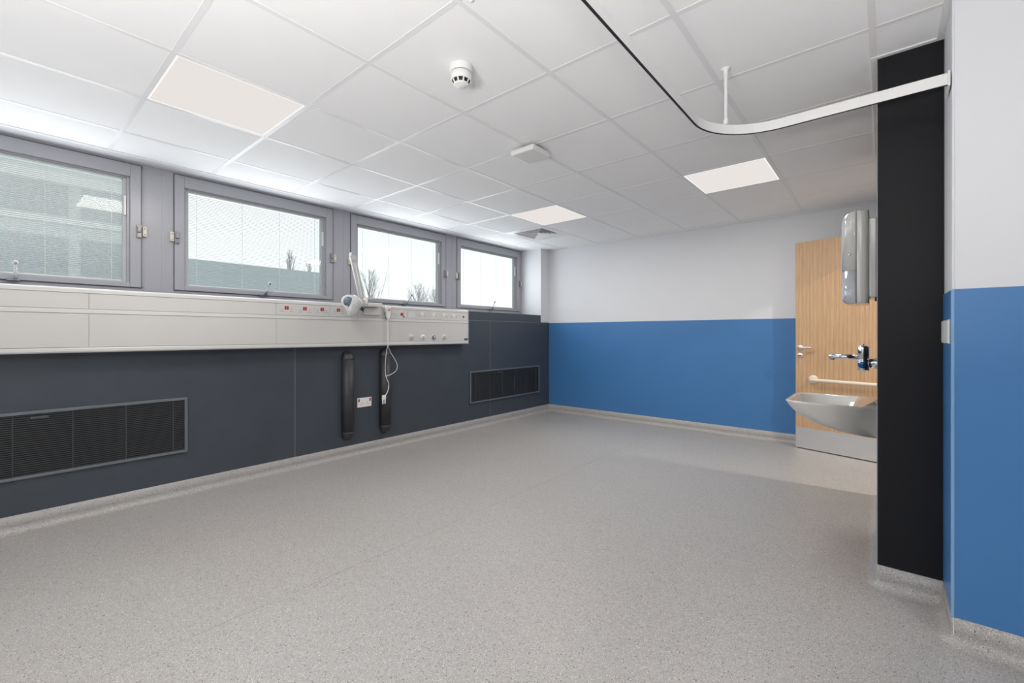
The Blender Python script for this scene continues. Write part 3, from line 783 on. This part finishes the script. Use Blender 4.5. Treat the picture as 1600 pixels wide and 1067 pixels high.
# nurse call handset with looped cord
t = thing('call_handset', 'white call handset with a pale red button and a long looped cord', 'handset', (XT + 0.02, 2.535, 1.35))
hb = MB().ring_loft([[(XT + 0.001 + dx, 2.535 + sy_ * w_, z) for dx, sy_ in ((0, -1), (0.028, -0.86), (0.032, 0), (0.028, 0.86), (0, 1))] for z, w_ in ((1.300, 0.008), (1.318, 0.020), (1.345, 0.028), (1.405, 0.030), (1.424, 0.028))], smooth=False).build('handset_body', M['white'], t, bevel=0.003)
MB().lathe([(0.016, 0), (0.016, 0.005), (0.012, 0.007), (0.002, 0.0075)], (XT + 0.031, 2.537, 1.394), (1, 0, 0), 20).build('handset_button', M['pink'], t, label='pale red round button')
MB().tube([(XT + 0.015, 2.498, 1.37), (XT + 0.016, 2.497, 1.34), (XT + 0.018, 2.512, 1.305), (XT + 0.016, 2.520, 1.29)], 0.004, 8).build('handset_clip', M['mark'], t)
def spline(pts, n=8):
    P = [Vector(p) for p in pts]; out = []
    for i in range(len(P) - 1):
        p0, p1, p2, p3 = P[max(i - 1, 0)], P[i], P[i + 1], P[min(i + 2, len(P) - 1)]
        for k in range(n):
            u = k / n
            out.append(0.5 * ((2 * p1) + (p2 - p0) * u + (2 * p0 - 5 * p1 + 4 * p2 - p3) * u * u + (3 * p1 - p0 - 3 * p2 + p3) * u ** 3))
    out.append(P[-1]); return out
CX = -3.750
MB().tube(spline([(CX, 2.525, 1.31), (CX, 2.527, 1.20), (CX, 2.531, 1.06), (CX - 0.01, 2.560, 0.985), (CX - 0.02, 2.625, 0.90), (CX - 0.02, 2.655, 0.835), (CX - 0.02, 2.640, 0.785), (CX - 0.01, 2.575, 0.752), (CX - 0.005, 2.512, 0.738)]), 0.0029, 8).build('cord', M['white'], t)
MB().tube(spline([(CX, 2.535, 1.30), (CX, 2.537, 1.20), (CX, 2.533, 1.06), (CX - 0.005, 2.516, 0.97), (CX - 0.008, 2.507, 0.84), (CX - 0.005, 2.512, 0.738), (CX, 2.538, 0.67), (CX, 2.541, 0.625), (CX, 2.525, 0.585), (CX, 2.497, 0.545)]), 0.0029, 8).build('cord', M['white'], t)
MB().tube(spline([(CX, 2.540, 0.640), (CX, 2.528, 0.585), (CX, 2.502, 0.545), (CX, 2.496, 0.535)]), 0.003, 8).build('cord', M['white'], t)
cl = B(CX - 0.010, CX + 0.010, 2.466, 2.506, 0.508, 0.556).build('cord_clip', M['white'], t, bevel=0.007)
for dy in (-0.012, 0.012):
    MB().box(CX - 0.006, CX + 0.006, 2.486 + dy - 0.006, 2.486 + dy + 0.006, 0.470, 0.512).build('clip_prong', M['white'], cl, bevel=0.003)

# ventilation grilles
def grille(label, ya, yb, bars, tab=None):
    za, zb = 0.304, 0.697
    t = thing('ventilation_grille', label, 'grille', (XP, (ya + yb) / 2, za), 'wall ventilation grilles')
    B(XP + 0.0003, XP + 0.0012, ya + 0.01, yb - 0.01, za + 0.01, zb - 0.01).build('grille_backing', M['hole'], t)
    frame_yz(MB(), XP + 0.0003, XP + 0.016, ya, yb, za, zb, 0.018, 0.018).build('grille_frame', M['grillef'], t, bevel=0.002)
    s = MB(); n = 29
    for k in range(n):
        z = za + 0.024 + (zb - za - 0.048) * k / (n - 1)
        m4 = Matrix.Translation((XP + 0.0095, (ya + yb) / 2, z)) @ Matrix.Rotation(math.radians(14), 4, 'Y')
        s.obox(m4, 0.0055, yb - ya - 0.034, 0.0024)
    s.build('grille_bars', M['slat'], t, kind='stuff')
    for y in bars:
        B(XP + 0.003, XP + 0.0115, y - 0.002, y + 0.002, za + 0.018, zb - 0.018).build('grille_rib', M['slat'], t)
    if tab:
        B(XP + 0.004, XP + 0.016, tab - 0.037, tab + 0.037, 0.650, 0.664).build('access_catch', M['slat'], t, bevel=0.002)
grille('long dark louvred grille low on the charcoal wall at the left edge', -0.48, 0.931, [-0.40, -0.151, 0.098, 0.345, 0.595, 0.848], 0.205)
grille('dark louvred grille low on the charcoal wall near the blue corner', 3.762, 5.170, [3.86, 4.11, 4.36, 4.61, 4.86, 5.09], 4.30)

# padded pipe covers
def pipe_cover(label, y, w, z0, z1):
    t = thing('pipe_cover', label, 'pipe cover', (XP, y, z0), 'padded pipe covers')
    r = w / 2; rings = []; d = 0.072
    zs = [(z0, 0.12), (z0 + 0.012, 0.45), (z0 + 0.035, 0.80), (z0 + 0.060, 0.95), (z0 + 0.075, 1.0), (z1 - 0.075, 1.0), (z1 - 0.060, 0.95), (z1 - 0.035, 0.80), (z1 - 0.012, 0.45), (z1, 0.12)]
    def ring(z, s): return [(XP + 0.0004 + (0.0 if k in (0, 12) else max(0.0, (0.35 + 0.65 * math.sin(PI * k / 12)) * d * (0.25 + 0.75 * s))), y - r * math.cos(PI * k / 12) * (0.55 + 0.45 * s), z) for k in range(13)]
    MB().ring_loft([ring(z, s) for z, s in zs[:5]], smooth=True).build('end_cap', M['pipe'], t)
    MB().ring_loft([ring(z, s) for z, s in zs[4:6]], smooth=True).build('cover_sleeve', M['pipe'], t)
    MB().ring_loft([ring(z, s) for z, s in zs[5:]], smooth=True).build('end_cap', M['pipe'], t)
pipe_cover('black rounded pipe cover left of the low wall socket', 2.165, 0.108, 0.165, 0.985)
pipe_cover('black rounded pipe cover behind the hanging call cord', 2.570, 0.112, 0.165, 1.005)

# low wall socket
t = thing('wall_socket', 'white double wall socket with red switches between two pipe covers', 'socket', (XP, 2.345, 0.49))
B(XP + 0.0003, XP + 0.010, 2.269, 2.421, 0.447, 0.537).build('socket_plate', M['white'], t, bevel=0.003)
for y in (2.286, 2.404):
    B(XP + 0.009, XP + 0.013, y - 0.007, y + 0.007, 0.500, 0.528).build('rocker_switch', M['red'], t, bevel=0.001, label='dark red rocker')
m = MB()
for y in (2.318, 2.372): pins(m, y, 0.484, XP + 0.0097)
m.build('pin_holes', M['mark'], t, kind='stuff')

# ================================================================== RIGHT SIDE THINGS
t = thing('switch_box', 'small white switch box on the blue strip beside the black housing', 'switch', (XR, 2.46, 1.15))
B(XR - 0.009, XR - 0.0043, 2.342, 2.590, 1.114, 1.207).build('switch_back_box', M['white'], t, bevel=0.002)
B(XR - 0.0112, XR - 0.0088, 2.346, 2.586, 1.117, 1.204).build('switch_plate', M['white'], t, bevel=0.001)

# washbasin
WY0, WY1, WZ = 2.925, 3.435, 0.770
t = thing('washbasin', 'grey white ceramic washbasin projecting from the black housing', 'washbasin', (-0.02, 3.18, 0.77))
def plan(xt, ya, yb, r, n=6, xw=-0.0238):
    """contour: wall edge then round the free end; counter-clockwise"""
    pts = [(xw, ya)]
    def arc(cx_, cy_, a0, a1):
        for k in range(n + 1):
            a = a0 + (a1 - a0) * k / n
            pts.append((cx_ + r * math.cos(a), cy_ + r * math.sin(a)))
    arc(xt + r, ya + r, -PI / 2, -PI); arc(xt + r, yb - r, PI, PI / 2)
    pts.append((xw, yb))
    # subdivide straight runs a little
    return pts
hull = [(-0.020, 0.604), (-0.105, 0.606), (-0.215, 0.621), (-0.290, 0.642), (-0.335, 0.660), (-0.385, 0.692), (-0.415, 0.722), (-0.432, 0.745), (-0.440, 0.757)]
rings = []
for i, (xt, z) in enumerate(hull):
    s_ = i / (len(hull) - 1)
    ins = 0.075 * (1 - s_) ** 2.2 + 0.006 * (1 - s_)
    xt2 = min(xt, -0.05)
    r = min(0.10, max(0.02, (-xt2 - 0.02) * 0.35))
    rings.append([(x_, y_, z) for x_, y_ in plan(xt2, WY0 + ins, WY1 - ins, r)])
# the side skirts: keep the wall end full height and nearly vertical
rings.append([(x_, y_, WZ - 0.004) for x_, y_ in plan(-0.443, WY0, WY1, 0.095)])
rings.append([(x_, y_, WZ) for x_, y_ in plan(-0.440, WY0 + 0.003, WY1 - 0.003, 0.093)])
rings.append([(x_, y_, WZ) for x_, y_ in plan(-0.426, WY0 + 0.016, WY1 - 0.016, 0.085, xw=-0.120)])
rings.append([(x_, y_, WZ - 0.006) for x_, y_ in plan(-0.420, WY0 + 0.021, WY1 - 0.021, 0.082, xw=-0.126)])
rings.append([(x_, y_, WZ - 0.050) for x_, y_ in plan(-0.392, WY0 + 0.034, WY1 - 0.034, 0.080, xw=-0.140)])
rings.append([(x_, y_, WZ - 0.095) for x_, y_ in plan(-0.330, WY0 + 0.060, WY1 - 0.060, 0.070, xw=-0.155)])
rings.append([(x_, y_, WZ - 0.115) for x_, y_ in plan(-0.270, WY0 + 0.110, WY1 - 0.110, 0.045, xw=-0.180)])
MB().ring_loft(rings).build('basin_body', M['ceramic'], t)
B(-0.0238, -0.0228, WY0 - 0.004, WY1 + 0.004, 0.598, WZ + 0.002).build('silicone_seal', M['white'], t)
MB().lathe([(0.020, 0), (0.020, 0.003), (0.012, 0.004), (0.010, 0.001)], (-0.225, 3.18, WZ - 0.1152), (0, 0, 1), 16).build('waste_grate', M['chrome'], t)

# basin mixer tap
TYc = 3.20
t = thing('basin_mixer', 'chrome wall-mounted lever mixer tap with long spout above the washbasin', 'tap', (-0.021, TYc, 1.0))
MB().lathe([(0.030, 0), (0.030, 0.006), (0.026, 0.034), (0.020, 0.040)], (-0.0215, TYc, 0.986), (-1, 0, 0), 24).build('wall_union', M['chrome'], t)
MB().tube([(-0.055, TYc, 0.986), (-0.085, TYc, 0.986)], 0.012, 14).build('inlet_arm', M['chrome'], t)
B(-0.109, -0.061, TYc - 0.030, TYc + 0.030, 0.942, 1.083).build('mixer_plate', M['chrome'], t, bevel=0.003)
MB().lathe([(0.024, 0), (0.024, 0.055), (0.021, 0.058), (0.021, 0.064), (0.024, 0.067), (0.024, 0.128), (0.020, 0.136), (0.004, 0.138)], (-0.088, TYc - 0.028, 0.948), (0, 0, 1), 24).build('mixer_body', M['chrome'], t)
MB().lathe([(0.019, 0), (0.019, 0.010), (0.014, 0.014), (0.002, 0.014)], (-0.090, TYc - 0.046, 0.978), (0, -1, 0), 20).build('temperature_knob', mat('blue_knob', (0.02, 0.10, 0.28), 0.15, metal=0.6, var=0.05, scale=20), t, label='round blue temperature knob')
sp = MB().tube([(-0.10, TYc - 0.020, 1.021), (-0.246, TYc - 0.020, 1.021)], 0.0135, 16).build('spout', M['chrome'], t)
MB().lathe([(0.010, 0), (0.010, -0.010), (0.008, -0.012)], (-0.230, TYc - 0.020, 1.011), (0, 0, 1), 16).build('aerator', M['lever'], sp)
MB().tube([(-0.088, TYc - 0.028, 1.083), (-0.086, TYc - 0.028, 1.098)], 0.004, 8).build('lever_pin', M['chrome'], t)

# paper dispenser
t = thing('towel_dispenser', 'rounded glossy off-white paper towel dispenser on the black housing', 'dispenser', (-0.021, 3.05, 1.31))
DY = 3.05
def dring(x0, x1, z, hw, n=20, e=2.6):
    """half super-ellipse in plan from wall side x1 to front x0"""
    out = []
    for k in range(n + 1):
        a = PI * k / n
        cy_, cx_ = math.cos(a), math.sin(a)
        yy = math.copysign(abs(cy_) ** (2 / e), cy_) * hw
        xx = abs(cx_) ** (2 / e)
        out.append((x1 + (x0 - x1) * xx, DY - yy, z))
    return out
zb, zt = 1.312, 1.800
HW = 0.128
def zscale(z):
    """rounding of the ends: 1 in the middle, falling away at top and bottom"""
    d = min(z - zb, zt - z); r = 0.045
    return 1.0 if d >= r else 0.55 + 0.45 * math.sqrt(max(0.0, 1 - ((r - d) / r) ** 2))
def zlist(a, b):
    base_ = [zb, zb + 0.002, zb + 0.006, zb + 0.012, zb + 0.02, zb + 0.03, zb + 0.045, zt - 0.045, zt - 0.03, zt - 0.02, zt - 0.012, zt - 0.006, zt - 0.002, zt]
    return sorted({a, b, *[z for z in base_ if a < z < b]})
XS = -0.1075       # seam between rear body and hinged front
def front_ring(z):
    k = zscale(z); hw = HW * (0.86 + 0.14 * k); out = []
    for i in range(25):
        a = PI * i / 24
        yy = math.copysign(abs(math.cos(a)) ** (2 / 2.8), math.cos(a)) * hw
        out.append((XS - (0.0695 * k) * abs(math.sin(a)) ** (2 / 2.3), DY - yy, z))
    return out
def back_ring(z):
    k = zscale(z); hw = HW * (0.86 + 0.14 * k); half = []
    for x_, q in ((XS + 0.0012, 1.0), (-0.090, 1.0), (-0.075, 0.985), (-0.064, 0.95), (-0.058, 0.88)): half.append((x_, q * hw))
    return [(x_, DY - y_, z) for x_, y_ in half] + [(x_, DY + y_, z) for x_, y_ in reversed(half)]
MB().box(-0.060, -0.0212, DY - 0.112, DY + 0.112, zb + 0.030, zt - 0.040).build('mounting_back', M['abs'], t, bevel=0.010)
MB().ring_loft([back_ring(z) for z in zlist(zb, zt)]).build('dispenser_body', M['abs'], t)
MB().ring_loft([front_ring(z) for z in zlist(1.4875, zt)]).build('front_cover', M['abs'], t)
MB().ring_loft([front_ring(z) for z in zlist(zb, 1.4865)]).build('paper_window', M['window'], t)
MB().lathe([(0.0085, 0), (0.0085, 0.003), (0.006, 0.004), (0.002, 0.004)], (-0.1335, DY - 0.1185, 1.571), Vector((-0.30, -0.95, 0)), 16).build('cover_lock', M['chrome'], t)
MB().lathe([(0.003, 0), (0.003, 0.003)], (-0.1348, DY - 0.1225, 1.571), Vector((-0.30, -0.95, 0)), 10).build('keyhole', M['hole'], t)
B(-0.178, -0.172, DY - 0.012, DY + 0.012, 1.420, 1.436).build('level_catch', M['hole'], t)
B(-0.034, -0.0232, DY - 0.10, DY - 0.06, zb + 0.012, zb + 0.034).build('wall_fixing', M['hole'], t, bevel=0.002)

# ================================================================== OUTSIDE
struct(B(-120, -4.5, -60, 120, -0.6, -0.5).build('ground', M['tarmac']))
def building(label, x0, x1, y0, y1, h, wall, bands, nwin, zw):
    t = thing('office_building', label, 'building', ((x0 + x1) / 2, (y0 + y1) / 2, -0.5))
    B(x0, x1, y0, y1, -0.5, h - 0.3).build('building_wall', wall, t)
    B(x0 - 0.02, x1 + (0.12 if bands else 0.01), y0, y1, h - 0.3, h).build('roof_edge', M['bband'] if bands else M['bdark'], t)
    for z0, z1, m in bands:
        B(x1, x1 + 0.05, y0, y1, z0, z1).build('cladding_band', m, t)
    for z in zw:
        for k in range(nwin):
            y = y0 + (k + 0.5) * (y1 - y0) / nwin
            B(x1, x1 + 0.03, y - 0.42 * (y1 - y0) / nwin, y + 0.42 * (y1 - y0) / nwin, z, z + 1.0).build('window_pane', M['bglass'], t)
building('tall pale green office block seen through the leftmost window blinds', -24, -16, -9, 2.95, 6.7, M['bwall'], [(4.95, 5.2, M['bband']), (3.95, 4.1, M['bband'])], 8, (2.6, 4.15))
building('low blue grey building behind the second window from the left', -26, -16, 2.96, 8.15, 3.42, M['bdark'], [], 4, ())

def bare_tree(label, x, y, h, spread, seed, pole=False):
    rn = random.Random(seed)
    t = thing('bare_tree', label, 'tree', (x, y, -0.5), 'bare winter trees beyond the windows')
    base = Vector((x, y, -0.5)); tr = MB()
    tr.tube([base, base + Vector((0.05, 0.1, h * 0.45)), base + Vector((0, 0, h * 0.98))], 0.14, 6, 0.02)
    tr.build('trunk', M['bark'], t)
    br = MB()
    for k in range(46):
        z = h * rn.uniform(0.18, 0.9); a = rn.uniform(0, 2 * PI); L_ = (h - z) * rn.uniform(0.35, 0.75) * (0.6 if pole else 1) + 0.4
        o = base + Vector((0, 0, z)); d = Vector((math.cos(a) * spread, math.sin(a) * spread, 1)).normalized()
        p1 = o + d * L_ * 0.5 + Vector((0, 0, 0.1)); p2 = o + d * L_ + Vector((0, 0, L_ * 0.25))
        br.tube([o, p1, p2], 0.035, 4, 0.010)
        for q in range(4):
            f0 = p1.lerp(p2, rn.uniform(0, 0.9)); dd = Vector((math.cos(a) * spread + rn.uniform(-0.5, 0.5), math.sin(a) * spread + rn.uniform(-0.5, 0.5), 1.2)).normalized()
            br.tube([f0, f0 + dd * L_ * rn.uniform(0.25, 0.5)], 0.016, 3, 0.006)
    br.build('branches', M['bark'], t)
TREES = [('slender bare tree above the low building in the second window', -40, 17.0, 9.2, 0.22, 1, True), ('smaller bare tree right of the slender one in the second window', -40, 18.7, 8.2, 0.25, 2, True),
         ('wide bare tree at the lower left of the third window', -40, 24.8, 8.0, 0.42, 3, False), ('bare tree at the lower right of the third window', -40, 31.0, 7.0, 0.40, 4, False),
         ('faint bare tree at the right jamb of the third window', -40, 33.6, 6.8, 0.40, 5, False)]
for a in TREES: bare_tree(*a)
